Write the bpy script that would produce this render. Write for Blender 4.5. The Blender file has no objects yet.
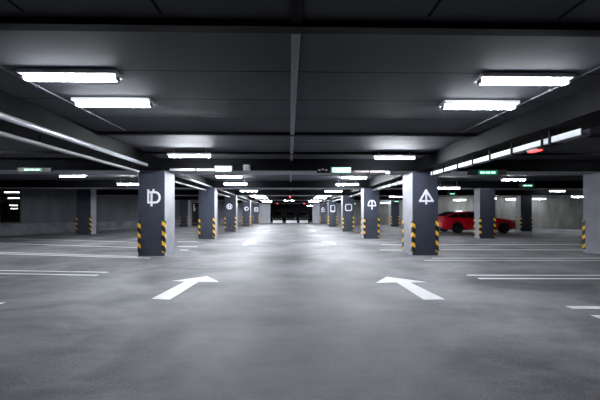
import bpy, bmesh, math, random
from mathutils import Vector, Matrix
random.seed(7)
S = bpy.context.scene
COL = S.collection
PI = math.pi
ORD = ['nearest', 'second', 'third', 'fourth', 'fifth', 'sixth', 'seventh', 'eighth', 'ninth', 'tenth', 'eleventh', 'twelfth']

# ---------------------------------------------------------------- camera
CZ = 1.25; F = 285.0; YAW = math.radians(1.0)
cam = bpy.data.cameras.new('camera'); co = bpy.data.objects.new('camera', cam); COL.objects.link(co)
co.location = (0, 0, CZ); co.rotation_euler = (PI/2, 0, -YAW)
cam.sensor_width = 36; cam.lens = F/600*36; cam.shift_x = 5.5/600; cam.shift_y = 13.4/600
cam.clip_start = 0.05; cam.clip_end = 200
S.camera = co
S.view_settings.view_transform = 'Standard'; S.view_settings.look = 'None'
S.view_settings.gamma = 1; S.view_settings.use_curve_mapping = False
S.view_settings.exposure = 0.08
w = bpy.data.worlds.new('world'); S.world = w; w.use_nodes = True
w.node_tree.nodes['Background'].inputs[0].default_value = (0.5, 0.6, 0.8, 1)
w.node_tree.nodes['Background'].inputs[1].default_value = 0.004

def spot(px, py, z=None, D=None):
    """point of the place seen in that direction, at height z or at distance D down the aisle"""
    r = (px-294.5)/F; u = (213.4-py)/F
    d = Vector((math.sin(YAW)+r*math.cos(YAW), math.cos(YAW)-r*math.sin(YAW), u))
    s = (D/d.y) if D is not None else ((z-CZ)/d.z)
    return Vector((0, 0, CZ)) + d*s

# ---------------------------------------------------------------- materials
def mat(name, col, rough=0.6, metal=0.0, spec=0.3, emit=None, es=0.0, noise=None, coat=0, bump=None):
    m = bpy.data.materials.new(name); m.use_nodes = True
    nt = m.node_tree; b = nt.nodes['Principled BSDF']
    b.inputs['Base Color'].default_value = (*col, 1); b.inputs['Roughness'].default_value = rough
    b.inputs['Metallic'].default_value = metal; b.inputs['Specular IOR Level'].default_value = spec
    b.inputs['Coat Weight'].default_value = coat
    if emit: b.inputs['Emission Color'].default_value = (*emit, 1); b.inputs['Emission Strength'].default_value = es
    tc = nt.nodes.new('ShaderNodeTexCoord')
    if noise:
        sc, amt = noise
        n = nt.nodes.new('ShaderNodeTexNoise'); n.inputs['Scale'].default_value = sc; n.inputs['Detail'].default_value = 6
        nt.links.new(tc.outputs['Object'], n.inputs['Vector'])
        r = nt.nodes.new('ShaderNodeMapRange'); r.inputs['From Min'].default_value = .3; r.inputs['From Max'].default_value = .7
        r.inputs['To Min'].default_value = 1-amt; r.inputs['To Max'].default_value = 1+amt
        nt.links.new(n.outputs['Fac'], r.inputs['Value'])
        mx = nt.nodes.new('ShaderNodeVectorMath'); mx.operation = 'SCALE'; mx.inputs[0].default_value = col
        nt.links.new(r.outputs[0], mx.inputs['Scale']); nt.links.new(mx.outputs[0], b.inputs['Base Color'])
    if bump:
        n2 = nt.nodes.new('ShaderNodeTexNoise'); n2.inputs['Scale'].default_value = bump[0]; n2.inputs['Detail'].default_value = 4
        nt.links.new(tc.outputs['Object'], n2.inputs['Vector'])
        bp = nt.nodes.new('ShaderNodeBump'); bp.inputs['Strength'].default_value = bump[1]; bp.inputs['Distance'].default_value = .01
        nt.links.new(n2.outputs['Fac'], bp.inputs['Height']); nt.links.new(bp.outputs[0], b.inputs['Normal'])
    return m

def math_node(nt, op, a, b=None, c=None):
    n = nt.nodes.new('ShaderNodeMath'); n.operation = op
    for i, v in enumerate((a, b, c)):
        if v is None: continue
        if isinstance(v, (int, float)): n.inputs[i].default_value = v
        else: nt.links.new(v, n.inputs[i])
    return n.outputs[0]

def floor_mat():
    m = bpy.data.materials.new('polished_concrete'); m.use_nodes = True; nt = m.node_tree; b = nt.nodes['Principled BSDF']
    tc = nt.nodes.new('ShaderNodeTexCoord')
    def noise(scale, stretch, detail=6, rough=.6, dist=0):
        mp = nt.nodes.new('ShaderNodeMapping'); mp.inputs['Scale'].default_value = stretch
        nt.links.new(tc.outputs['Object'], mp.inputs['Vector'])
        n = nt.nodes.new('ShaderNodeTexNoise'); n.inputs['Scale'].default_value = scale; n.inputs['Detail'].default_value = detail
        n.inputs['Roughness'].default_value = rough; n.inputs['Distortion'].default_value = dist
        nt.links.new(mp.outputs[0], n.inputs['Vector']); return n.outputs['Fac']
    big = noise(.55, (1, 1.3, 1), 5, .55, .6); mid = noise(2.6, (.55, 1.6, 1), 6, .65, .4); fine = noise(55, (1, 1, 1), 3, .7)
    v = math_node(nt, 'MULTIPLY_ADD', big, .50, 0); v = math_node(nt, 'MULTIPLY_ADD', mid, .27, v); v = math_node(nt, 'MULTIPLY_ADD', fine, .23, v)
    cr = nt.nodes.new('ShaderNodeValToRGB'); e = cr.color_ramp.elements
    e[0].position = .41; e[0].color = FLOOR_DARK; e[1].position = .60; e[1].color = FLOOR_LIGHT
    nt.links.new(v, cr.inputs['Fac']); nt.links.new(cr.outputs[0], b.inputs['Base Color'])
    rr = nt.nodes.new('ShaderNodeMapRange'); rr.inputs['From Min'].default_value = .35; rr.inputs['From Max'].default_value = .65
    rr.inputs['To Min'].default_value = .56; rr.inputs['To Max'].default_value = .74
    nt.links.new(mid, rr.inputs['Value']); nt.links.new(rr.outputs[0], b.inputs['Roughness'])
    bp = nt.nodes.new('ShaderNodeBump'); bp.inputs['Strength'].default_value = .12; bp.inputs['Distance'].default_value = .004
    nt.links.new(fine, bp.inputs['Height']); nt.links.new(bp.outputs[0], b.inputs['Normal'])
    b.inputs['Specular IOR Level'].default_value = .38
    return m
FLOOR_DARK = (.070, .069, .077, 1); FLOOR_LIGHT = (.275, .272, .29, 1)

def ceiling_mat():
    m = bpy.data.materials.new('ceiling_panels'); m.use_nodes = True; nt = m.node_tree; b = nt.nodes['Principled BSDF']
    tc = nt.nodes.new('ShaderNodeTexCoord'); sp = nt.nodes.new('ShaderNodeSeparateXYZ'); nt.links.new(tc.outputs['Object'], sp.inputs[0])
    X, Y = sp.outputs[0], sp.outputs[1]
    fy = math_node(nt, 'PINGPONG', math_node(nt, 'ADD', Y, -3.22), .40)
    ly = math_node(nt, 'MULTIPLY', math_node(nt, 'LESS_THAN', fy, .010), math_node(nt, 'GREATER_THAN', Y, 2.6))
    fx = math_node(nt, 'PINGPONG', math_node(nt, 'ADD', X, -.05), .54)
    lx = math_node(nt, 'MULTIPLY', math_node(nt, 'LESS_THAN', fx, .015), math_node(nt, 'LESS_THAN', Y, 2.3))
    line = math_node(nt, 'MAXIMUM', lx, ly)
    n = nt.nodes.new('ShaderNodeTexNoise'); n.inputs['Scale'].default_value = 1.2; n.inputs['Detail'].default_value = 5
    nt.links.new(tc.outputs['Object'], n.inputs['Vector'])
    cr = nt.nodes.new('ShaderNodeValToRGB'); e = cr.color_ramp.elements
    e[0].position = .3; e[0].color = CEIL_A; e[1].position = .7; e[1].color = CEIL_B
    nt.links.new(n.outputs['Fac'], cr.inputs['Fac'])
    mx = nt.nodes.new('ShaderNodeMix'); mx.data_type = 'RGBA'; nt.links.new(line, mx.inputs[0]); nt.links.new(cr.outputs[0], mx.inputs[6])
    mx.inputs[7].default_value = (.004, .004, .005, 1); nt.links.new(mx.outputs[2], b.inputs['Base Color'])
    b.inputs['Roughness'].default_value = .75; b.inputs['Specular IOR Level'].default_value = .12
    return m
CEIL_A = (.062, .063, .074, 1); CEIL_B = (.074, .0755, .087, 1)

def wall_mat(name, c0, c1, panel):
    m = bpy.data.materials.new(name); m.use_nodes = True; nt = m.node_tree; b = nt.nodes['Principled BSDF']
    tc = nt.nodes.new('ShaderNodeTexCoord')
    mp = nt.nodes.new('ShaderNodeMapping'); mp.inputs['Scale'].default_value = (1.6, 1.6, .35); nt.links.new(tc.outputs['Object'], mp.inputs[0])
    n = nt.nodes.new('ShaderNodeTexNoise'); n.inputs['Scale'].default_value = 1.3; n.inputs['Detail'].default_value = 7; n.inputs['Roughness'].default_value = .6
    nt.links.new(mp.outputs[0], n.inputs['Vector'])
    cr = nt.nodes.new('ShaderNodeValToRGB'); e = cr.color_ramp.elements
    e[0].position = .33; e[0].color = (*c0, 1); e[1].position = .66; e[1].color = (*c1, 1); nt.links.new(n.outputs['Fac'], cr.inputs['Fac'])
    sp = nt.nodes.new('ShaderNodeSeparateXYZ'); nt.links.new(tc.outputs['Object'], sp.inputs[0])
    f = math_node(nt, 'PINGPONG', math_node(nt, 'ADD', sp.outputs[0], sp.outputs[1]), panel/2)
    l1 = math_node(nt, 'LESS_THAN', f, .012)
    l2 = math_node(nt, 'LESS_THAN', math_node(nt, 'ABSOLUTE', math_node(nt, 'ADD', sp.outputs[2], -1.02)), .01)
    l = math_node(nt, 'MULTIPLY', math_node(nt, 'MAXIMUM', l1, l2), .35)
    mx = nt.nodes.new('ShaderNodeMix'); mx.data_type = 'RGBA'; nt.links.new(l, mx.inputs[0]); nt.links.new(cr.outputs[0], mx.inputs[6])
    mx.inputs[7].default_value = (.02, .02, .02, 1); nt.links.new(mx.outputs[2], b.inputs['Base Color']); b.inputs['Roughness'].default_value = .7
    return m

def guard_mat():
    m = bpy.data.materials.new('hazard_rubber'); m.use_nodes = True; nt = m.node_tree; b = nt.nodes['Principled BSDF']
    tc = nt.nodes.new('ShaderNodeTexCoord'); sp = nt.nodes.new('ShaderNodeSeparateXYZ'); nt.links.new(tc.outputs['Object'], sp.inputs[0])
    s = math_node(nt, 'ADD', sp.outputs[0], sp.outputs[1])
    v = math_node(nt, 'MULTIPLY_ADD', s, .75, sp.outputs[2])
    fr = math_node(nt, 'FRACT', math_node(nt, 'DIVIDE', math_node(nt, 'ADD', v, .02), .29))
    y = math_node(nt, 'LESS_THAN', fr, .42)
    mx = nt.nodes.new('ShaderNodeMix'); mx.data_type = 'RGBA'; nt.links.new(y, mx.inputs[0])
    mx.inputs[6].default_value = (.004, .004, .005, 1); mx.inputs[7].default_value = (.85, .48, .04, 1)
    nt.links.new(mx.outputs[2], b.inputs['Base Color']); b.inputs['Roughness'].default_value = .45
    return m

LAMP = 250.0
M = dict(
    floor=floor_mat(), ceil=ceiling_mat(), guard=guard_mat(),
    black=mat('black_steel', (.003, .003, .004), .6, spec=.12),
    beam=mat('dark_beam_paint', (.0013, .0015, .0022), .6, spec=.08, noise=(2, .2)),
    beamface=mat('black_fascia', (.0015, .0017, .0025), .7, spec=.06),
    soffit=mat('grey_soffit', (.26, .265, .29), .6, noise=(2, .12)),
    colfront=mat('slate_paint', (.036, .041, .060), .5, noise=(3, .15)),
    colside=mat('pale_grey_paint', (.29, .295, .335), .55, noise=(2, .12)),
    wallL=wall_mat('dark_grey_render', (.078, .082, .098), (.125, .13, .15), 2.2),
    plinth=mat('plinth_concrete', (.17, .17, .19), .7, noise=(1.6, .35)),
    wallR=wall_mat('raw_concrete', (.12, .12, .112), (.23, .23, .215), 2.4),
    wallE=wall_mat('pale_end_render', (.26, .265, .30), (.32, .325, .36), 2.4),
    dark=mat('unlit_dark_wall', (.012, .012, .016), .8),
    white=mat('white_road_paint', (.86, .87, .9), .45, noise=(8, .06)),
    emblem=mat('white_sign_paint', (.8, .81, .86), .5),
    tube=mat('lamp_diffuser', (.9, .9, .9), .4, emit=(.90, .95, 1.0), es=LAMP),
    tubenear=mat('lamp_diffuser_dimmer', (.9, .9, .9), .4, emit=(.90, .95, 1.0), es=LAMP*.27),
    tubefar=mat('lamp_diffuser_brighter', (.9, .9, .9), .4, emit=(.90, .95, 1.0), es=LAMP*1.9),
    tubemid=mat('lamp_diffuser_medium', (.9, .9, .9), .4, emit=(.90, .95, 1.0), es=LAMP*1.6),
    tubehall=mat('lamp_diffuser_weak', (.9, .9, .9), .4, emit=(.95, .95, .95), es=12),
    body=mat('lamp_housing', (.7, .71, .73), .4),
    cap=mat('lamp_end_cap', (.25, .25, .27), .4),
    steel=mat('galvanised_steel', (.50, .51, .54), .35, .6),
    greypipe=mat('grey_painted_pipe', (.34, .34, .35), .55),
    tray=mat('white_tray_enamel', (.90, .91, .95), .35),
    traylow_shade=mat('grey_underside_shaded_side', (.12, .12, .135), .5, .3),
    conduit=mat('conduit_grey', (.16, .165, .19), .5),
    signbox=mat('sign_housing', (.05, .055, .055), .5),
    green=mat('lit_green_panel', (.004, .03, .018), .4, emit=(.03, .40, .2), es=.5),
    greenpale=mat('lit_pale_green_panel', (.3, .4, .35), .4, emit=(.42, .80, .62), es=.85),
    letters=mat('lit_sign_lettering', (.7, .9, .8), .4, emit=(.55, 1.0, .78), es=1.6),
    red=mat('red_indicator', (.6, .02, .02), .4, emit=(1, .05, .05), es=5.0),
    whiteled=mat('white_indicator', (.8, .8, .8), .4, emit=(1, .95, .93), es=2.5),
    pink=mat('pinkish_pipe_paint', (.45, .34, .36), .5),
    glass=mat('dark_glass', (.003, .003, .004), .04, spec=.9),
    clearglass=mat('tinted_glass', (.7, .72, .75), .0),
    frame=mat('window_frame_grey', (.10, .10, .11), .5),
    carred=mat('red_car_paint', (.68, .005, .022), .28, .1, coat=.8),
    cardark=mat('black_car_paint', (.004, .004, .005), .6),
    carglass=mat('car_glass', (.004, .004, .005), .06, spec=.8),
    cartrim=mat('black_plastic', (.008, .008, .008), .6),
    rubber=mat('tyre_rubber', (.008, .008, .008), .8),
    rim=mat('dark_alloy', (.06, .06, .065), .35, .8),
    tail=mat('red_lamp_lens', (.45, .01, .01), .2),
    head=mat('clear_lamp_lens', (.5, .5, .52), .15),
    brightfloor=mat('bright_floor_white', (.62, .62, .66), .6),
    plate=mat('plate_white', (.6, .6, .6), .5),
)

_b = M['clearglass'].node_tree.nodes['Principled BSDF']; _b.inputs['Transmission Weight'].default_value = 1; _b.inputs['IOR'].default_value = 1.45
# ---------------------------------------------------------------- mesh helpers
def box(bm, x0, x1, y0, y1, z0, z1, mi=0, bev=0):
    vs = [bm.verts.new((x, y, z)) for x in (x0, x1) for y in (y0, y1) for z in (z0, z1)]
    idx = [(0, 1, 3, 2), (4, 6, 7, 5), (0, 4, 5, 1), (2, 3, 7, 6), (0, 2, 6, 4), (1, 5, 7, 3)]
    fs = [bm.faces.new([vs[i] for i in f]) for f in idx]
    for f in fs: f.material_index = mi
    if bev:
        es = {e for f in fs for e in f.edges}
        r = bmesh.ops.bevel(bm, geom=list(es), offset=bev, segments=2, affect='EDGES', profile=.5)
        for f in r['faces']: f.material_index = mi
    return fs

def tube(bm, p, q, r, seg=14, mi=0, r2=None):
    p, q = Vector(p), Vector(q); d = q-p
    M4 = Matrix.Translation((p+q)/2) @ d.to_track_quat('Z', 'Y').to_matrix().to_4x4()
    n0 = set(bm.faces)
    bmesh.ops.create_cone(bm, cap_ends=True, segments=seg, radius1=r, radius2=r if r2 is None else r2, depth=d.length, matrix=M4)
    for f in set(bm.faces)-n0:
        f.material_index = mi
        if len(f.verts) == 4: f.smooth = True

def obj(name, bm, mats, parent=None, loc=(0, 0, 0), rz=0):
    bmesh.ops.recalc_face_normals(bm, faces=bm.faces)
    me = bpy.data.meshes.new(name); bm.to_mesh(me); bm.free()
    for m in (mats if isinstance(mats, (list, tuple)) else [mats]): me.materials.append(M[m])
    o = bpy.data.objects.new(name, me); COL.objects.link(o); o.location = loc; o.rotation_euler = (0, 0, rz)
    if parent: o.parent = parent
    return o

def part(name, mats, parent, fn):
    bm = bmesh.new(); fn(bm); return obj(name, bm, mats, parent)

def thing(name, label, cat, loc, rz=0, group=None):
    o = bpy.data.objects.new(name, None); COL.objects.link(o); o.empty_display_size = .2
    o.location = loc; o.rotation_euler = (0, 0, rz); o['label'] = label; o['category'] = cat
    if group: o['group'] = group
    return o

def tag(o, label, cat, group=None):
    o['label'] = label; o['category'] = cat
    if group: o['group'] = group
    return o

def struct(name, bm, mats, parent=None, **k):
    o = obj(name, bm, mats, parent, **k)
    if parent is None: o['kind'] = 'structure'
    return o

def copy_tree(o, parent=None):
    c = o.copy(); COL.objects.link(c); c.parent = parent
    for ch in list(o.children): copy_tree(ch, c)
    return c

def prism(bm, pts, z0, z1, mi=0):
    """pts in plan, extruded in z"""
    lo = [bm.verts.new((x, y, z0)) for x, y in pts]; hi = [bm.verts.new((x, y, z1)) for x, y in pts]
    n = len(pts); fs = [bm.faces.new(lo[::-1]), bm.faces.new(hi)]
    for i in range(n): fs.append(bm.faces.new((lo[i], lo[(i+1) % n], hi[(i+1) % n], hi[i])))
    for f in fs: f.material_index = mi

# ---------------------------------------------------------------- the shell
CH = 2.85      # ceiling height
BH = 2.50      # underside of the beams
YB = -3.0      # behind the camera
XL = lambda y: -16.1+.449*(y-15.9)                 # left wall line
bm = bmesh.new(); box(bm, -52, 30, YB-.3, 52, -.2, 0); struct('floor', bm, 'floor')
bm = bmesh.new(); box(bm, -52, 30, YB-.3, 52, CH, CH+.2); struct('ceiling', bm, 'ceil')

# left wall: dark render above a protruding plinth, running at an angle
ang = math.atan2(1, .449); LY0 = YB; LLEN = (36.4-LY0)/math.sin(ang)
def lw(y): return (y-LY0)/math.sin(ang)     # position along the wall of a point at depth y
WA, WB = lw(13.9), lw(16.95); DA, DB = lw(29.35), lw(30.6)
bm = bmesh.new()
box(bm, 0, WA, 0, .2, 0, CH); box(bm, WA, WB, 0, .2, 0, .66); box(bm, WA, WB, 0, .2, 2.74, CH)
box(bm, WB, DA, 0, .2, 0, CH); box(bm, DA, DB, 0, .2, 2.45, CH); box(bm, DB, LLEN, 0, .2, 0, CH)
LW = dict(loc=(XL(LY0), LY0, 0), rz=ang)
struct('wall_left', bm, 'wallL', **LW)
bm = bmesh.new(); box(bm, 0, DA-.12, -.12, -.002, 0, .64, bev=.01); box(bm, DB+.12, LLEN-.3, -.12, -.002, 0, .64, bev=.01); struct('baseboard_left', bm, 'plinth', **LW)
wn = obj('window_1', (lambda b: (box(b, WA, WB, .02, .16, .66, .73), box(b, WA, WB, .02, .16, 2.68, 2.74), box(b, WA, WA+.07, .02, .16, .73, 2.68),
        box(b, WB-.07, WB, .02, .16, .73, 2.68), box(b, lw(16.02), lw(16.02)+.06, .02, .16, .73, 2.68), box(b, lw(14.9), lw(14.9)+.06, .02, .16, .73, 2.68), b)[-1])(bmesh.new()), 'frame', **LW)
wn['kind'] = 'structure'
part('pane', 'clearglass', wn, lambda b: box(b, WA+.06, WB-.06, .07, .09, .72, 2.69))
dr = obj('door_1', (lambda b: (box(b, DA, DA+.08, -.03, .18, 0, 2.45), box(b, DB-.08, DB, -.03, .18, 0, 2.45), box(b, DA+.08, DB-.08, -.03, .18, 2.37, 2.45), b)[-1])(bmesh.new()), 'colside', **LW)
dr['kind'] = 'structure'
part('door_leaf', 'glass', dr, lambda b: box(b, DA+.08, DB-.08, .05, .10, .01, 2.37))
part('door_handle', 'steel', dr, lambda b: (box(b, DB-.2, DB-.17, -.02, .01, .9, 1.5), box(b, DB-.2, DB-.17, -.01, .05, .93, .96), box(b, DB-.2, DB-.17, -.01, .05, 1.44, 1.47)))
nt_ = part('door_notice', 'emblem', dr, lambda b: [box(b, DA+.35, DA+.55, .04, .05, z, z+.13) for z in (2.08, 1.88)] + [box(b, DA+.40, DA+.62, .04, .05, z, z+.12) for z in (1.7, 1.52)])

# unlit hall seen through the window
U = Vector((-.694, .720)); h0, h1 = Vector((-17.75, 12.6)), Vector((-15.25, 18.2))
e0, e1 = h0+U*46, h1+U*46; pn = Vector((.72, .694))*.15
bm = bmesh.new(); prism(bm, [tuple(h0), tuple(e0), tuple(e0-pn), tuple(h0-pn)], 0, CH); struct('wall_hall_near', bm, 'dark')
bm = bmesh.new(); prism(bm, [tuple(h1), tuple(e1), tuple(e1+pn), tuple(h1+pn)], 0, CH); struct('wall_hall_far', bm, 'dark')
bm = bmesh.new(); prism(bm, [tuple(e0-pn), tuple(e1+pn), tuple(e1+pn+U*.2), tuple(e0-pn+U*.2)], 0, CH); struct('wall_hall_end', bm, 'dark')
bm = bmesh.new(); prism(bm, [tuple(h0), tuple(h1), tuple(e1), tuple(e0)], .001, .02); struct('floor_hall', bm, 'dark')
bm = bmesh.new(); prism(bm, [tuple(h0), tuple(h1), tuple(e1), tuple(e0)], CH-.03, CH-.001); struct('ceiling_hall', bm, 'dark')
# right wall: raw concrete in three straight runs
RP = [(28.5, YB), (28.5, 19.4), (18.7, 23.6), (11.0, 30.0), (6.9, 36.4)]
bm = bmesh.new()
outer = [(28.8, YB), (28.8, 19.6), (18.9, 23.85), (11.2, 30.2), (7.2, 36.4)]
prism(bm, RP + outer[::-1], 0, CH); struct('wall_right', bm, 'wallR')
# end wall with an opening to an unlit bay
EY = 36.4; OL, OR = -2.45, 2.95; OH = 2.42
bm = bmesh.new()
for a, b_ in ((XL(EY)-.3, OL), (OR, 7.2)): box(bm, a, b_, EY, EY+.25, 0, CH)
box(bm, OL, OR, EY, EY+.25, OH, CH, mi=1); struct('wall_back', bm, ['wallE', 'dark'])
bm = bmesh.new(); box(bm, -5.2, -5, EY+.25, 47, 0, CH); struct('wall_bay_left', bm, 'dark')
bm = bmesh.new(); box(bm, 5, 5.2, EY+.25, 47, 0, CH); struct('wall_bay_right', bm, 'dark')
bm = bmesh.new(); box(bm, -5.2, 5.2, 47, 47.2, 0, CH); struct('wall_bay_back', bm, 'dark')
bm = bmesh.new(); box(bm, XL(YB)-.3, 28.8, YB-.2, YB, 0, CH); struct('wall_front', bm, 'dark')

# ---------------------------------------------------------------- beams (trims of the ceiling)
ROWS = [8.42, 13.98, 19.55, 26.7, 34.5]
XI, XO = 3.66, 4.43
tn = 0
def trim(fn, mats):
    global tn
    tn += 1; b = bmesh.new(); fn(b); o = struct('trim_%d' % tn, b, mats); return o
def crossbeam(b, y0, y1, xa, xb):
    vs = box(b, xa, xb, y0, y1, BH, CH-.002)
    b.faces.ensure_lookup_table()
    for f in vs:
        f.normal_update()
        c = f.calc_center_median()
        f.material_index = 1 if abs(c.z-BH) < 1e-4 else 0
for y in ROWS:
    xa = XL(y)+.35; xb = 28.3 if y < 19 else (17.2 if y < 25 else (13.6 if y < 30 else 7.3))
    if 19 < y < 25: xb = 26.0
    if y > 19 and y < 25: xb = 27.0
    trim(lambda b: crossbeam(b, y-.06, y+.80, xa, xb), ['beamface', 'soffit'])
for y, d in ((2.35, .06), (5.62, .06), (7.42, .06), (11.2, .07), (16.8, .07), (23.1, .08), (30.6, .08)):   # narrow ribs between the beams
    xa = XL(y)+.35; xb = 28.3 if y < 19 else (19 if y < 24 else 10.2)
    trim(lambda b: box(b, xa, xb, y, y+.09, CH-d, CH-.002), 'black')
# lengthwise beams over the pillars, between the cross beams
edges = [YB+.05]+[v for y in ROWS for v in (y-.08, y+.82)]+[EY-.02]
for sx in (-1, 1):
    for k in range(0, len(edges), 2):
        a, c = edges[k], edges[k+1]
        if c-a < .2: continue
        x0, x1 = sorted((sx*(XI+.08), sx*(XO-.02)))
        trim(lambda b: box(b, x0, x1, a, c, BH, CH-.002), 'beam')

# ---------------------------------------------------------------- pillars
def strokes(b, lines, wd, sx, sz, cx, cz, y0, y1):
    """flat painted strokes on the pillar face; u right, v down"""
    k_ = 0
    for ln in lines:
        for (u0, v0), (u1, v1) in zip(ln, ln[1:]):
            k_ += 1; y0_ = y0-.0002*(k_ % 7)-(.0015 if k_ % 2 else 0)
            p = Vector((cx+u0*sx, cz-v0*sz)); q = Vector((cx+u1*sx, cz-v1*sz)); d = (q-p)
            if d.length < 1e-6: continue
            d.normalize(); n = Vector((-d.y, d.x))*wd/2; p = p-d*wd*.35; q = q+d*wd*.35
            pts = [p+n, q+n, q-n, p-n]
            lo = [b.verts.new((c.x, y0_, c.y)) for c in pts]; hi = [b.verts.new((c.x, y1, c.y)) for c in pts]
            b.faces.new(hi); b.faces.new(lo[::-1])
            for i in range(4): b.faces.new((lo[i], lo[(i+1) % 4], hi[(i+1) % 4], hi[i]))
def arc(cx, cy, rx, ry, a0, a1, n=14):
    return [(cx+rx*math.cos(math.radians(a0+(a1-a0)*i/n)), cy+ry*math.sin(math.radians(a0+(a1-a0)*i/n))) for i in range(n+1)]
def rrect(w_, h_, r): 
    return arc(w_-r, -h_+r, r, r, -90, 0, 5)+arc(w_-r, h_-r, r, r, 0, 90, 5)+arc(-w_+r, h_-r, r, r, 90, 180, 5)+arc(-w_+r, -h_+r, r, r, 180, 270, 5)+[(w_-r, -h_)]
EMB = {  # strokes in metres, v downwards, centred
    'd_stem': [[(-.18, -.19), (-.18, .18)], [(-.18, -.13), (-.04, -.13), (.02, -.13)]+arc(.02, .02, .13, .15, -90, 90)+[(-.18, .17)], [(-.085, -.08), (-.085, .26)], [(-.03, -.20), (-.03, -.13)]],
    'triangle': [[(0, -.18), (-.185, .14), (.205, .14), (0, -.18)], [(.005, -.16), (.005, .22)]],
    'arch': [[(-.19, .13), (-.16, -.03), (-.09, -.12), (.07, -.12), (.15, -.03), (.18, .13), (-.19, .13)], [(0, -.12), (0, .30)]],
    'ring_bars': [arc(0, 0, .2, .2, 0, 360, 20), [(-.07, -.17), (-.07, .17)], [(.07, -.17), (.07, .17)], [(-.07, 0), (.07, 0)]],
    'ring': [arc(0, 0, .2, .19, 0, 360, 20), [(-.1, -.15), (-.1, .2)]],
    'square_ring': [rrect(.21, .21, .1)],
    'tall_ring': [rrect(.2, .30, .08), [(-.15, .22), (.15, .22)]],
    'square_bars': [rrect(.2, .22, .03), [(-.2, .05), (.2, .05)], [(-.05, -.2), (-.05, .05)]],
    'double_bow': [arc(0, -.1, .14, .12, 0, 360, 14), arc(0.02, .14, .2, .13, 0, 360, 14)],
}
def pillar(xa, y, side, label, emblem=None, cz=1.73, wd=.77, dp=.74, hh=BH):
    """xa: face towards the aisle; side -1 left of the aisle, 1 right"""
    t = thing('pillar', label, 'pillar', (xa+side*wd/2, y, 0))
    h = wd/2
    def shaft(b):
        fs = box(b, -h, h, 0, dp, 0, hh)
        bev = [e for f in fs for e in f.edges if abs(e.verts[0].co.z-e.verts[1].co.z) > 1]
        for f in fs:
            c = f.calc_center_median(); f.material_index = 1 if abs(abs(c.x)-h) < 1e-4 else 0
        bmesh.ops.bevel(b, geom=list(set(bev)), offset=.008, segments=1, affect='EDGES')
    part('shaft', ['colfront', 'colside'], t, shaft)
    g = .012; L = .088; G0, G1 = .10, 1.03
    for sx in (-1, 1):
        for (yy, sy) in ((0, 1), (dp, -1)) if side > 0 else ((0, 1),):
            def gd(b, sx=sx, yy=yy, sy=sy):
                ex = sx*(h+g); ey = yy-sy*g
                pts = [(ex, ey), (ex-sx*L, ey), (ex-sx*L, yy-sy*.0005), (sx*(h+.0005), yy-sy*.0005), (sx*(h+.0005), ey+sy*L), (ex, ey+sy*L)]
                if sx*sy > 0: pts = pts[::-1]
                prism(b, pts, G0, G1)
            part('corner_guard', 'guard', t, gd)
    if emblem:
        part('emblem', 'emblem', t, lambda b: strokes(b, EMB[emblem], .058, .85 if emblem.startswith('ring') else 1, .85 if emblem.startswith('ring') else 1, {'d_stem': .09, 'ring_bars': -.06}.get(emblem, .02), cz, -.006, -.0008))
    return t
lx_em = {0: ('d_stem', 1.74, 'marked with a white letter D crossed by a bar'), 1: (None, 0, 'with no mark on its face'), 2: ('ring_bars', 1.72, 'marked with a white ring around two bars'),
         3: ('ring', 1.69, 'marked with a small white ring emblem'), 4: ('square_bars', 1.72, 'marked with a white square emblem')}
rx_em = {0: ('triangle', 1.76, 'marked with a white triangle and upright bar'), 1: ('arch', 1.76, 'marked with a white arch and upright bar'), 2: ('square_ring', 1.66, 'marked with a white rounded square ring'),
         3: ('tall_ring', 1.70, 'marked with a tall white ring'), 4: ('double_bow', 1.72, 'marked with a white double bow emblem')}
for i, y in enumerate(ROWS):
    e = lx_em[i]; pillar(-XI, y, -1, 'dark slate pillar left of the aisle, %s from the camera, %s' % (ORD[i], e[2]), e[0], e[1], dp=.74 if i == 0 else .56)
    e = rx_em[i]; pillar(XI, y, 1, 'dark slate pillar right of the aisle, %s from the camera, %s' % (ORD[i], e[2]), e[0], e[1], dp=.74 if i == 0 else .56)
pillar(-11.85, 17.2, -1, 'slate pillar in the left parking bay in front of the dark grey wall', wd=.85, dp=.5, hh=CH)
pillar(-9.45, ROWS[3], -1, 'distant slate pillar seen in the gap behind the nearest left pillar')
pillar(9.45, ROWS[0], 1, 'pillar at the right edge of the photo showing its pale side', dp=.6)
pillar(9.45, ROWS[1], 1, 'slate pillar standing in front of the red car', dp=.45)
pillar(16.1, ROWS[2], 1, 'slate pillar behind the nose of the red car by the concrete wall', dp=.5)
pillar(9.58, ROWS[3], 1, 'distant slate pillar seen between the two nearest right aisle pillars')

# ---------------------------------------------------------------- lamps
def lamp_proto():
    t = thing('ceiling_light', '', 'ceiling light', (0, 0, 0))
    part('housing', 'body', t, lambda b: box(b, -.54, .54, -.085, .085, .0805, .13, bev=.012))
    part('diffuser', 'tube', t, lambda b: box(b, -.505, .505, -.032, .032, .032, .08, bev=.014))
    for s in (-1, 1):
        part('end_cap', 'cap', t, lambda b: box(b, *sorted((s*.506, s*.53)), -.034, .034, .030, .08, bev=.006))
    return t
proto = lamp_proto(); used = False
def lamp(x, y, z, label, group, em=None):
    """z: top of the hanger (touches what carries it)"""
    global used
    z = z-.03
    t = proto if not used else copy_tree(proto); used = True
    t.location = (x, y, z-.1); t['label'] = label; t['group'] = group
    if em:
        for c in t.children:
            if c.name.startswith('diffuser'):
                c.data = c.data.copy(); c.data.materials[0] = M[em]
    drop = CH-(z+.03)
    if drop > .02:                                  # hung lower on two rods
        for q in (-.4, .4):
            part('hanger', 'cap', t, lambda b: box(b, q-.008, q+.008, -.008, .008, .13, .13+drop))
    return t
AL = [(3.27, CH), (4.05, CH), (7.2, 2.76), (11.8, 2.82), (13.25, 2.67), (17.5, 2.69), (22.2, 2.69), (25.3, 2.69), (28.9, 2.66), (32.0, 2.66)]
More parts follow.
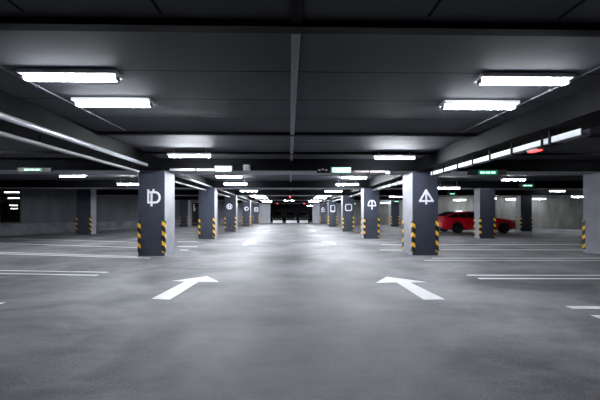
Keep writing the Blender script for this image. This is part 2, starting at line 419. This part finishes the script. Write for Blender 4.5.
GL = 'tube lights along the left side of the aisle'; GR = 'tube lights along the right side of the aisle'
for i, (y, z) in enumerate(AL):
    em = 'tubenear' if i < 2 else ('tubemid' if i < 5 else 'tubefar')
    yr = y+(.0 if i < 2 else .15)
    lamp(-2.47 if i < 2 else -2.50, y, z, 'glowing white tube light on the ceiling left of the aisle, %s from the camera' % ORD[i], GL, em)
    lamp(2.72, yr, z, 'glowing white tube light on the ceiling right of the aisle, %s from the camera' % ORD[i], GR, em)
GS = 'tube lights over the side parking bays'
for px, py, D, lab in (
    (73, 176, 11.9, 'tube light over the left bay, in front of the left bay pillar'),
    (129.5, 184.5, 13.1, 'tube light over the left bay, just left of the letter D pillar'),
    (182.5, 195, 23.0, 'small tube light seen in the gap right of the letter D pillar'),
    (513.5, 180, 12.4, 'tube light over the right bay, right of the pillar before the red car'),
    (448.5, 188.2, 13.3, 'tube light over the right bay, above the back of the red car'),
    (557, 191.2, 18.9, 'tube light far right, midway between two pillars, higher of the pair'),
    (592, 190.3, 18.9, 'tube light far right, cut off by the edge pillar'),
    (578, 197, 20.2, 'tube light far right, hung low by the concrete wall'),
    (539, 199, 22.2, 'tube light hung low against the concrete wall, right of the far bay pillar'),
    (512, 199.5, 23.0, 'tube light hung low against the concrete wall, left of the far bay pillar'),
    (490, 198.5, 21.6, 'tube light mostly hidden behind the pillar before the red car'),
    (459.5, 200.2, 24.5, 'small tube light by the concrete wall above the red car roof'),
    (395.5, 197, 23.6, 'tube light seen between the two nearest right aisle pillars'),
    (386, 203, 28.0, 'low tube light washing the wall between the two nearest right aisle pillars'),
    (383, 200, 32.0, 'tiny distant tube light beside the arch marked pillar')):
    p = spot(px, py, D=D)
    if p.z > 2.78: p.z = 2.78
    lamp(p.x, p.y, min(CH, p.z+.075), lab, GS, 'tubenear' if px > 470 else 'tube')
lamp(-8.8, 6.3, CH, 'tube light over the left bay out beyond the left frame edge', GS, 'tubemid')
lamp(-8.6, 3.6, CH, 'added fill tube light over the left bay beside the camera', GS, 'tubenear')  # unseen fill lamp, added to brighten the left bay
lamp(-13.6, 8.6, CH, 'added fill tube light far left, close in front of the dark window', GS, 'tubefar')  # added out of frame to lift the dim left side
lamp(-13.4, 4.4, CH, 'added fill tube light far left, out of frame near the angled wall', GS, 'tubefar')  # another added lamp, brightens the left bay from outside the view
lamp(9.2, 7.0, CH, 'added fill tube light over the right bay before the edge pillar', GS)  # added out of view to light the right bay
lamp(-8.8, 18.6, CH, 'tube light over the left bay behind the bay pillar', GS)
for px, py, D, q in ((12.5, 192.3, 19.0, 'largest, topmost'), (14, 198.2, 25.6, 'second from the top'), (13.8, 205.4, 36.5, 'third from the top'), (14.2, 208.6, 44.0, 'smallest, lowest')):
    p = spot(px, py, D=D); lamp(p.x, p.y, p.z+.075, 'tube light seen through the dark window at far left, %s' % q, 'tube lights in the hall beyond the window', 'tubehall')
lamp(7.8, 3.6, CH, 'added fill tube light over the right bay out beyond the right frame edge', GS)  # unseen addition that brightens the near right bay
lamp(-8.2, 31.2, CH-.0, 'distant tube light over the left bay before the glass door', GS)
lamp(3.2, 43.5, 2.5, 'tube light inside the unlit bay behind the black cars', 'tube lights in the unlit end bay')
p = spot(289.3, 200.4, D=28.4)
lamp(p.x, p.y, p.z+.075, 'single tube light hung across the middle of the aisle before the black cars', 'tube light over the middle of the aisle')

# ---------------------------------------------------------------- pipes, trays and trunking
segs = [(0.2, 7.36, 7.55), (ROWS[0]+.9, ROWS[1]-.5, 0), (ROWS[1]+.9, ROWS[2]-.5, 0), (ROWS[2]+.9, ROWS[3]-.5, 0), (ROWS[3]+.9, ROWS[4]-.5, 0)]
where = ['before the nearest pillar', 'between the nearest and second pillars', 'between the second and third pillars', 'between the third and fourth pillars', 'between the fourth and fifth pillars']
for k, (a, c, c2) in enumerate(segs):
    t = thing('ceiling_pipe', 'shiny round steel pipe along the left pillar beam, %s' % where[k], 'pipe', (-3.66, a, 2.49))
    part('pipe_run', 'steel', t, lambda b: (tube(b, (0, 0, 0), (0, c-a, 0), .042, 16),))
    y = 1.0
    while y < c-a:
        part('pipe_clamp', 'black', t, lambda b: (box(b, -.079, -.035, y, y+.03, .0, .05), box(b, -.048, .048, y, y+.03, .0405, .05)))
        y += 1.8
    t = thing('ceiling_pipe', 'flat grey duct hung under the left pillar beam, %s' % where[k], 'duct', (-3.98, a, 2.35))
    e = (c2 or c)-a
    part('duct_run', 'greypipe', t, lambda b: box(b, -.045, .045, 0, e, -.025, .025, bev=.01))
    y = .8
    while y < e:
        part('duct_hanger', 'black', t, lambda b: (box(b, -.006, .006, y, y+.02, .025, .1497),))
        y += 1.8
TR = [(3.8, 7.9), (ROWS[0]+.9, ROWS[1]-.4), (ROWS[1]+.9, ROWS[2]-.4), (ROWS[2]+.9, ROWS[3]-.4), (ROWS[3]+.9, ROWS[4]-.4)]
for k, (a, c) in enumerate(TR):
    t = thing('ceiling_cable_tray', ('white enamelled' if k == 0 else 'shade-darkened grey')+' cable tray under the right pillar beam, %s' % where[k], 'cable tray', (4.02, a, 2.32))
    part('tray_side', 'tray' if k == 0 else 'traylow_shade', t, lambda b: box(b, -.075, -.06, 0, c-a, .0, .085))  # side darkened beyond the first bay, shade put into the colour
    part('tray_channel', 'traylow_shade', t, lambda b: (box(b, -.06, .075, 0, c-a, -.012, .0), box(b, .06, .075, 0, c-a, .0, .085)))
    ys = [.43, .56, 1.17, 1.72, 2.25, 2.8, 3.4, 3.95] if k == 0 else [.4+.62*q for q in range(20)]
    for y in [v for v in ys if v < c-a-.05]:
        part('tray_bracket', 'black', t, lambda b: (box(b, -.09, -.0755, y, y+.035, -.03, 0.1805), box(b, -.0755, .09, y, y+.035, -.03, -.0125), box(b, .0755, .09, y, y+.035, -.0125, .1805)))
# thin conduits over the lamp ends and the trunking down the middle
for sx, xx in ((-1, -3.14), (1, 3.36)):
    t = thing('ceiling_conduit', 'thin grey conduit on the ceiling beyond the outer lamp ends, %s side' % ('left' if sx < 0 else 'right'), 'conduit', (xx, 2.5, CH))
    part('conduit_run', 'conduit', t, lambda b: tube(b, (0, 0, -.014), (0, 3.0, -.014), .0115, 10))
    for y in (.15, 1.1, 2.05): part('conduit_clip', 'cap', t, lambda b: box(b, -.02, .02, y, y+.02, -.029, -.001))
zs = [(2.46, 5.6), (5.73, 7.4), (7.53, 8.34), (9.24, 11.18), (11.3, 13.9), (14.8, 16.78), (16.9, 19.45), (20.4, 23.08), (23.2, 26.6)]
t = thing('ceiling_trunking', 'narrow grey cable trunking running down the middle of the ceiling', 'trunking', (.055, 2.46, CH))
for a, c in zs:
    part('trunking_run', 'conduit', t, lambda b: box(b, -.038, .038, a-2.46, c-2.46, -.055, -.001, bev=.006))
t2 = thing('ceiling_trunking', 'dark trunking at the very top centre, before the first ceiling rib', 'trunking', (.055, -1.0, CH))
part('trunking_run', 'beam', t2, lambda b: box(b, -.05, .05, 0, 3.34, -.04, -.001, bev=.006))

# transverse tubes and boxes mounted on the face of the first beam
FY = ROWS[0]-.06
t = thing('wall_tube', 'pale horizontal tube on the beam face, left of the green exit sign', 'tube', (0, FY, 0))
a, c = spot(170, 169.8, D=FY-.05), spot(214, 169.8, D=FY-.05)
part('tube_run', 'tray', t, lambda b: tube(b, (a.x, -.05, a.z), (c.x, -.05, a.z), .033))
part('tube_bracket', 'black', t, lambda b: (box(b, spot(197, 170, D=FY).x-.02, spot(197, 170, D=FY).x+.02, -.09, -.0005, a.z-.05, a.z+.05)))
t = thing('wall_tube', 'pinkish horizontal tube on the beam face, right of the green exit sign', 'tube', (0, FY, 0))
a, c = spot(353, 171.6, D=FY-.05), spot(385, 172.4, D=FY-.05)
part('tube_run', 'pink', t, lambda b: tube(b, (a.x, -.05, a.z), (c.x, -.05, a.z), .03))
part('tube_bracket', 'black', t, lambda b: box(b, (a.x+c.x)/2-.015, (a.x+c.x)/2+.015, -.085, -.0005, a.z-.04, a.z+.04))
a = spot(387.5, 172.6, D=FY-.05)
t = thing('ceiling_indicator_lamp', 'small white indicator lamp at the end of the pinkish tube', 'indicator light', (a.x, FY-.03, a.z))
part('lamp_box', 'signbox', t, lambda b: box(b, -.07, .07, -.03, .03, -.05, .05, bev=.006)); part('lamp_lens', 'whiteled', t, lambda b: box(b, -.05, .05, -.04, -.0305, -.035, .035, bev=.004))
a = spot(246.8, 167.8, D=FY-.05)
t = thing('wall_junction_box', 'small grey box on the beam face right of the left exit sign', 'box', (a.x, FY-.05, a.z))
part('box_body', 'greypipe', t, lambda b: box(b, -.09, .09, -.05, .05, -.08, .08, bev=.01)); part('box_lid', 'conduit', t, lambda b: box(b, -.075, .075, -.058, -.0505, -.065, .065, bev=.003))

# ---------------------------------------------------------------- signs
def sign(pc, wlit, h, label, panel, wbox=None, off=0, rods=False, marks=3, glyphs=True):
    """a lit panel showing a row of pale marks in a housing"""
    t = thing('exit_sign', label, 'sign', tuple(pc), group='green lit hanging signs')
    wb = wbox or wlit+.06
    part('housing', 'signbox', t, lambda b: box(b, off-wb/2, off+wb/2, -.04, .04, -h/2-.015, h/2+.015, bev=.006))
    part('lit_panel', panel, t, lambda b: box(b, -wlit/2, wlit/2, -.047, -.0405, -h/2, h/2))
    if glyphs:
        def mk(b):
            cw = wlit*.86/marks
            for k in range(marks):
                x = -wlit*.43+k*cw
                z0, z1 = -h*.24, h*.18
                if k % 2 == 0: box(b, x+cw*.06, x+cw*.86, -.052, -.0475, z0, z1)
                else:
                    box(b, x+cw*.06, x+cw*.40, -.052, -.0475, z0, z1); box(b, x+cw*.5, x+cw*.88, -.052, -.0475, z0, z1)
        part('lettering', 'letters', t, mk)
    if rods:
        for s in (-.35, .35): part('hanging_rod', 'cap', t, lambda b: box(b, off+s*wb-.008, off+s*wb+.008, -.008, .008, h/2+.0155, CH-pc[2]-.002))
    return t
def onbeam(px, py): p = spot(px, py, D=FY-.045); return (p.x, FY-.0405, p.z)
sign(onbeam(223.5, 168.9), .47, .15, 'pale green lit exit sign on the first beam, left of the aisle centre', 'greenpale')
sign(onbeam(341, 170.2), .55, .15, 'pale green lit exit sign on the first beam, right of the aisle centre', 'greenpale')
sign(onbeam(33.5, 169.8), .52, .085, 'green lit sign over the far left bay above the dark window', 'green', wbox=.95, off=.05)
sign(onbeam(487, 172.6), .56, .13, 'green lit sign in a long grey housing over the right bay', 'green', wbox=1.12)
t = thing('unlit_sign', 'dark unlit sign box beside the right exit sign, left of it', 'sign', onbeam(323.5, 170.2))
part('housing', 'beam', t, lambda b: box(b, -.19, .19, -.03, .04, -.075, .075, bev=.006))
def dk(b):
    for i in range(3): box(b, -.15+i*.1, -.09+i*.1, -.034, -.0305, -.02+(i % 2)*.02, .02+(i % 2)*.02)
part('faded_marks', 'greypipe', t, dk)
for px, py, D, wl, lab in ((527, 185.6, 13.2, .5, 'small green sign over the right bay, right of the far tube light'),
                           (452, 193.8, 18.4, .34, 'tiny green sign above the red car'),
                           (396.5, 201.4, 25.4, .42, 'tiny green sign above the distant pillar between the right aisle pillars'),
                           (354, 203.8, 30.2, .42, 'tiny green sign right of the rounded square pillar'),
                           (303.5, 195.4, 20.9, .75, 'small green sign over the aisle right of the ceiling trunking')):
    p = spot(px, py, D=D); sign(tuple(p), wl, .12, lab, 'green', wbox=wl+.25, rods=True, marks=2)

# red and white indicators
def indicator(px, py, D, label, m='red', up=True, r=.05, top=None):
    p = spot(px, py, D=D); t = thing('ceiling_indicator_lamp', label, 'indicator light', tuple(p), group='small red indicator lights')
    n0 = lambda b: bmesh.ops.create_uvsphere(b, u_segments=14, v_segments=8, radius=r)
    part('lamp_lens', m, t, n0)
    tp = (CH if top is None else top)-p.z
    part('lamp_stem', 'cap', t, lambda b: tube(b, (0, 0, r*.8), (0, 0, tp), .012 if tp > .1 else .03, 8))
p = spot(540.5, 143.3, z=2.25)
t = thing('ceiling_indicator_lamp', 'red glowing indicator strip under the white cable tray', 'indicator light', (4.02, 4.60, 2.29), group='small red indicator lights')
part('lamp_lens', 'red', t, lambda b: box(b, -.05, .05, -.09, .09, -.03, -.012, bev=.008)); part('lamp_base', 'cap', t, lambda b: box(b, -.06, .06, -.1, .1, -.0118, .0175))
indicator(290, 197.0, 24.4, 'red indicator light at the end of the middle ceiling trunking', r=.07)
indicator(277.4, 203.2, 35.8, 'red indicator light above the dark opening, left one', r=.1)
indicator(304.2, 203.2, 35.8, 'red indicator light above the dark opening, right one', r=.1)

# ---------------------------------------------------------------- floor paint
def flat(name, pts, label, cat, group, m='white'):
    b = bmesh.new(); q = [(p.x, p.y) for p in pts]; c = Vector((sum(a for a, _ in q)/len(q), sum(b_ for _, b_ in q)/len(q), 0))
    prism(b, [(x-c.x, y-c.y) for x, y in q], 0.0004, .004)
    return tag(obj(name, b, m, loc=tuple(c)), label, cat, group)
fp = lambda px, py: spot(px, py, z=0)
GA = 'white arrows on the aisle floor'
flat('floor_arrow', [fp(151.5, 298.8), fp(169.8, 299.8), fp(195.5, 284.4)][:0] or [fp(151.5, 298.8), fp(169.8, 299.8), fp(198.5, 281.9), fp(219, 282.0), fp(207, 276.2), fp(170, 281.4), fp(185, 281.6)], 'white painted arrow on the floor, nearest one left of the aisle centre', 'arrow', GA)
flat('floor_arrow', [fp(424, 300), fp(445, 299.5), fp(410.5, 282.6), fp(427.3, 282.2), fp(386.7, 276.8), fp(375, 283.1), fp(396.5, 282.6)], 'white painted arrow on the floor, nearest one right of the aisle centre', 'arrow', GA)
def arrow(x, y, lean, label):
    L = 1.3; sh = lambda u, v: Vector((x+u+lean*v, y+v, 0))
    flat('floor_arrow', [sh(-.10, 0), sh(.10, 0), sh(.10, L*.68), sh(.32, L*.65), sh(0, L), sh(-.32, L*.7), sh(-.10, L*.70)], label, 'arrow', GA)
arrow(-1.78, 11.3, .12, 'white painted arrow on the floor, second one left of the aisle centre')
arrow(1.80, 11.4, -.12, 'white painted arrow on the floor, second one right of the aisle centre')
arrow(-1.75, 20.0, .1, 'distant white painted arrow on the floor, third one left of the aisle centre')
arrow(1.75, 20.0, -.1, 'distant white painted arrow on the floor, third one right of the aisle centre')
GP = 'white parking bay lines'
def stripe(p0, p1, wd, label):
    a, c = fp(*p0), fp(*p1); d = Vector((0, wd/2, 0))
    flat('parking_line', [a-d, c-d, c+d, a+d], label, 'floor marking', GP)
LW_ = .085
stripe((-60, 269.4), (107.5, 272.4), LW_, 'white bay line at left in front of the pillar, farther of the nearest pair')
stripe((-70, 272.3), (97.5, 275.4), LW_, 'white bay line at left in front of the pillar, nearer of the nearest pair')
stripe((-60, 250.4), (137, 256.6), LW_, 'white bay line left, farther of the pair reaching the letter D pillar')
stripe((-60, 252.0), (150, 258.2), LW_, 'white bay line left, nearer of the pair reaching the letter D pillar')
stripe((-40, 242.0), (137, 247.6), LW_, 'white bay line left, just behind the letter D pillar')
stripe((10, 238.4), (137, 242.3), LW_, 'faint far white bay line left, beyond the line behind the D pillar')
stripe((180, 250.0), (188, 250.3), .1, 'short white line end right of the letter D pillar')
stripe((178, 246.5), (197, 246.9), .1, 'white bay line end between the two nearest left pillars')
stripe((178, 241.5), (198, 241.7), .1, 'far white bay line end between the two nearest left pillars')
stripe((-40, 304.3), (3, 303.4), .07, 'white line end at the extreme left edge of the floor')
stripe((432, 258.2), (660, 258.4), .07, 'white bay line right, farther of the pair beside the triangle pillar')
stripe((424, 260.4), (660, 260.8), .06, 'white bay line right, nearer of the pair beside the triangle pillar')
stripe((467.5, 275.3), (670, 275.5), LW_, 'white bay line right, farther of the middle pair in the open floor')
stripe((478.5, 278.6), (670, 278.8), LW_, 'white bay line right, nearer of the middle pair in the open floor')
stripe((569, 307.6), (700, 308.3), .11, 'white bay line at the right edge, farther of the nearest pair')
stripe((595, 317.0), (700, 318.0), .11, 'white bay line at the right edge, nearer of the nearest pair')
stripe((441, 249.7), (640, 250.0), .09, 'white bay line right, just behind the triangle pillar')
stripe((441, 244.4), (640, 244.7), .10, 'faint far white bay line right, before the red car')
stripe((380, 250.0), (404, 250.2), .09, 'short white line end left of the triangle pillar')
stripe((381, 244.6), (404, 244.8), .1, 'far short white line end between the two nearest right pillars')

# ---------------------------------------------------------------- cars
def make_car(label, paint, loc, rz, L=4.85, W=1.8, H=1.40, group=None, cabin=(-2.33, -1.5, -.2, 1.1)):
    t = thing('parked_car', label, 'car', loc, rz, group)
    xr, xf = -L/2, L/2; wr, wf = xr+.95, xf-.95; R = .33; hw = W/2
    def lerp(x, ps):
        for (a, va), (c, vc) in zip(ps, ps[1:]):
            if x <= c:
                u = (x-a)/(c-a); u = u*u*(3-2*u) if False else u
                return va+(vc-va)*max(0, min(1, u))
        return ps[-1][1]
    belt = [(xr, .80), (xr+.08, .93), (xr+.5, .97), (-1, .96), (.6, .98), (1.2, .96), (xf-.5, .87), (xf-.18, .78), (xf-.05, .68), (xf, .56)]
    wid = [(xr, .78), (xr+.15, .90), (xr+.6, .98), (-.5, 1.0), (1.2, 1.0), (xf-.5, .95), (xf-.15, .82), (xf, .64)]
    def sill(x):
        z = .22 if xr+.3 < x < xf-.3 else .27
        for wx in (wr, wf):
            d = abs(x-wx)
            if d < R+.07: z = max(z, .33+math.sqrt(max(0, (R+.07)**2-d*d))-.02)
        return z
    def body(b):
        N = 90; rows = []
        for i in range(N+1):
            x = xr+(xf-xr)*i/N; zb = lerp(x, belt); w_ = hw*lerp(x, wid); z0 = min(sill(x), zb-.1)
            half = [(w_*.55, z0), (w_*.93, z0), (w_*.985, z0+.04), (w_, z0*.4+zb*.6), (w_*.975, zb-.09), (w_*.90, zb-.015), (w_*.6, zb+.02), (0, zb+.035)]
            ring = half+[(-u, v) for u, v in half[::-1][1:]]
            rows.append([b.verts.new((x, u, v)) for u, v in ring])
        for r0, r1 in zip(rows, rows[1:]):
            n = len(r0)
            for k in range(n-1): b.faces.new((r0[k], r0[k+1], r1[k+1], r1[k])).smooth = True
            b.faces.new((r0[n-1], r0[0], r1[0], r1[n-1]))
        b.faces.new(rows[0]); b.faces.new(rows[-1][::-1])
    part('body', paint, t, body)
    c0, c1, c2, c3 = cabin
    roof = [(c0, .93), (c0+.12, 1.06), (c1, H-.06), ((c1+c2)/2, H), (c2, H-.02), (c3-.1, .96), (c3, .90)]
    def cabin_pts(x, off=0):
        zr = lerp(x, roof); f = (zr-.9)/(H-.9); wb = hw*.90; wt = hw*(.90-.27*max(0, f))
        return zr, wb, wt
    def cab(b):
        rows = []; N = 44
        for i in range(N+1):
            x = c0+(c3-c0)*i/N; zr, wb, wt = cabin_pts(x)
            half = [(wb, .88), (wt+.02, zr-.07*(zr-.88)/.5), (wt-.06, zr-.012), (wt*.5, zr+.012), (0, zr+.02)]
            rows.append([b.verts.new((x, u, v)) for u, v in half+[(-u, v) for u, v in half[::-1][1:]]])
        for r0, r1 in zip(rows, rows[1:]):
            for k in range(len(r0)-1): b.faces.new((r0[k], r0[k+1], r1[k+1], r1[k])).smooth = True
        b.faces.new(rows[0]); b.faces.new(rows[-1][::-1])
    part('roof', paint, t, cab)
    def pane_side(xs, s):
        def fn(b):
            up, lo, n = [], [], 8
            for i in range(n+1):
                x = xs[0]+(xs[1]-xs[0])*i/n; zr, wb, wt = cabin_pts(x)
                zt = max(zr-.085, 1.0); k = (zt-.88)/max(.05, (zr-.06-.88)); y1 = wb+(wt+.02-wb)*k; k0 = (.985-.88)/max(.05, zr-.06-.88); y0 = wb+(wt+.02-wb)*k0
                up.append((x, zt, y1)); lo.append((x, .985, y0))
            for d in (.006, .014):
                pass
            A = [[b.verts.new((x, s*(y+d), z)) for x, z, y in row] for row in (lo, up) for d in (.004, .013)]
            for i in range(n):
                b.faces.new((A[1][i], A[1][i+1], A[3][i+1], A[3][i])); b.faces.new((A[0][i], A[2][i], A[2][i+1], A[0][i+1]))
                b.faces.new((A[0][i], A[0][i+1], A[1][i+1], A[1][i])); b.faces.new((A[2][i], A[3][i], A[3][i+1], A[2][i+1]))
        return fn
    mid = (c1+c2)/2
    for s in (-1, 1):
        for xs in ((c1-.5, c1+.14), (c1+.18, mid+.0), (mid+.05, c2+.75)): part('side_window', 'carglass', t, pane_side(xs, s))
    def screen(xa, xb, inner):
        def fn(b):
            pts = []
            for x in (xa, xb):
                zr, wb, wt = cabin_pts(x); pts.append((x, zr+.018, (wt-.10)))
            (x0, z0, w0), (x1, z1, w1) = pts
            lo = [b.verts.new(p) for p in ((x0, -w0, z0), (x0, w0, z0), (x1, w1, z1), (x1, -w1, z1))]
            hi = [b.verts.new((v.co.x, v.co.y, v.co.z+.02)) for v in lo]
            b.faces.new(lo[::-1]); b.faces.new(hi)
            for k in range(4): b.faces.new((lo[k], lo[(k+1) % 4], hi[(k+1) % 4], hi[k]))
        return fn
    part('windscreen', 'carglass', t, screen(c2+.06, c3-.2, 0)); part('rear_window', 'carglass', t, screen(c0+.14, c1-.04, 0))
    part('underbody', 'cartrim', t, lambda b: box(b, wr+R+.12, wf-R-.12, -hw*.8, hw*.8, .20, .30))
    wz = {}
    for wx in (wr, wf):
        for s in (-1, 1):
            def tyre(b):
                prof = [(R-.10, -.10), (R-.02, -.105), (R, -.08), (R, .08), (R-.02, .105), (R-.10, .10)]; n = 28; rings = []
                for i in range(n):
                    a = 2*PI*i/n; rings.append([b.verts.new((wx+r*math.cos(a), s*(hw-.125)+q, R+r*math.sin(a))) for r, q in prof])
                for i in range(n):
                    r0, r1 = rings[i], rings[(i+1) % n]
                    for k in range(len(prof)): b.faces.new((r0[k], r0[(k+1) % len(prof)], r1[(k+1) % len(prof)], r1[k])).smooth = True
            w_ = part('wheel', 'rubber', t, tyre)
            def rim(b):
                yo = s*(hw-.06)
                tube(b, (wx, yo-s*.13, R), (wx, yo-s*.05, R), R-.102, 24)
                for k in range(5):
                    a = 2*PI*k/5+.3; d = Vector((math.cos(a), 0, math.sin(a))); n = Vector((-d.z, 0, d.x))*.03
                    c = Vector((wx, yo-s*.05, R)); q = c+d*(R-.105)
                    lo = [b.verts.new(v) for v in (c+n, q+n*.7, q-n*.7, c-n)]; hi = [b.verts.new(v.co+Vector((0, s*.03, 0))) for v in lo]
                    b.faces.new(lo); b.faces.new(hi[::-1])
                    for m_ in range(4): b.faces.new((lo[m_], hi[m_], hi[(m_+1) % 4], lo[(m_+1) % 4]))
            part('rim', 'rim', w_, rim)
    for s in (-1, 1):
        part('tail_light', 'tail', t, lambda b: box(b, xr-.008, xr+.22, *sorted((s*hw*.60, s*hw*.86)), .70, .80, bev=.02))
        part('headlight', 'head', t, lambda b: box(b, xf-.30, xf-.03, *sorted((s*hw*.46, s*hw*.74)), .52, .61, bev=.02))
        part('wing_mirror', paint, t, lambda b: box(b, c3-.42, c3-.25, *sorted((s*hw*.88, s*hw*1.06)), .97, 1.08, bev=.02))
        for x in (mid-.1, mid-.95): part('door_handle', 'cartrim', t, lambda b: box(b, x, x+.17, *sorted((s*(hw*.985), s*(hw+.012))), .78, .805))
    part('number_plate', 'plate', t, lambda b: box(b, xr-.016, xr-.004, -.25, .25, .52, .62)) if paint == 'carred' else None
    part('grille', 'cartrim', t, lambda b: box(b, xf-.03, xf+.01, -.36, .36, .34, .47, bev=.01))
    part('bumper', 'cartrim', t, lambda b: box(b, xr-.015, xr+.28, -hw*.76, hw*.76, .25, .40, bev=.02))
    return t
make_car('red hatchback car parked sideways behind the right bay pillars', 'carred', (12.05, 18.55, 0), 0, L=4.85, H=1.40)
for x, lab in ((-1.66, 'black car parked nose out in the dark end opening, leftmost of three'), (.18, 'black car parked nose out in the dark end opening, middle of three'),
               (1.93, 'black car parked nose out in the dark end opening, rightmost of three')):
    make_car(lab, 'cardark', (x, 40.4, 0), -PI/2, L=4.2, W=1.6, H=1.42, group='black cars in the dark end opening')

for x0, x1, q in ((273, 282.5, 'left'), (286, 297, 'middle'), (299.5, 308, 'right')):  # blocks stand in for the bright floor glimpsed under the cars
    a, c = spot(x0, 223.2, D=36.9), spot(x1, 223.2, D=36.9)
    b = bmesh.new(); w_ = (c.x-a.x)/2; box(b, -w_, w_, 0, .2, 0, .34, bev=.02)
    tag(obj('bright_floor_block', b, 'brightfloor', loc=((a.x+c.x)/2, 36.95, 0)), 'low white block standing in for bright floor under the black cars, %s one of three' % q, 'block', 'white stand-ins for bright floor under the black cars')
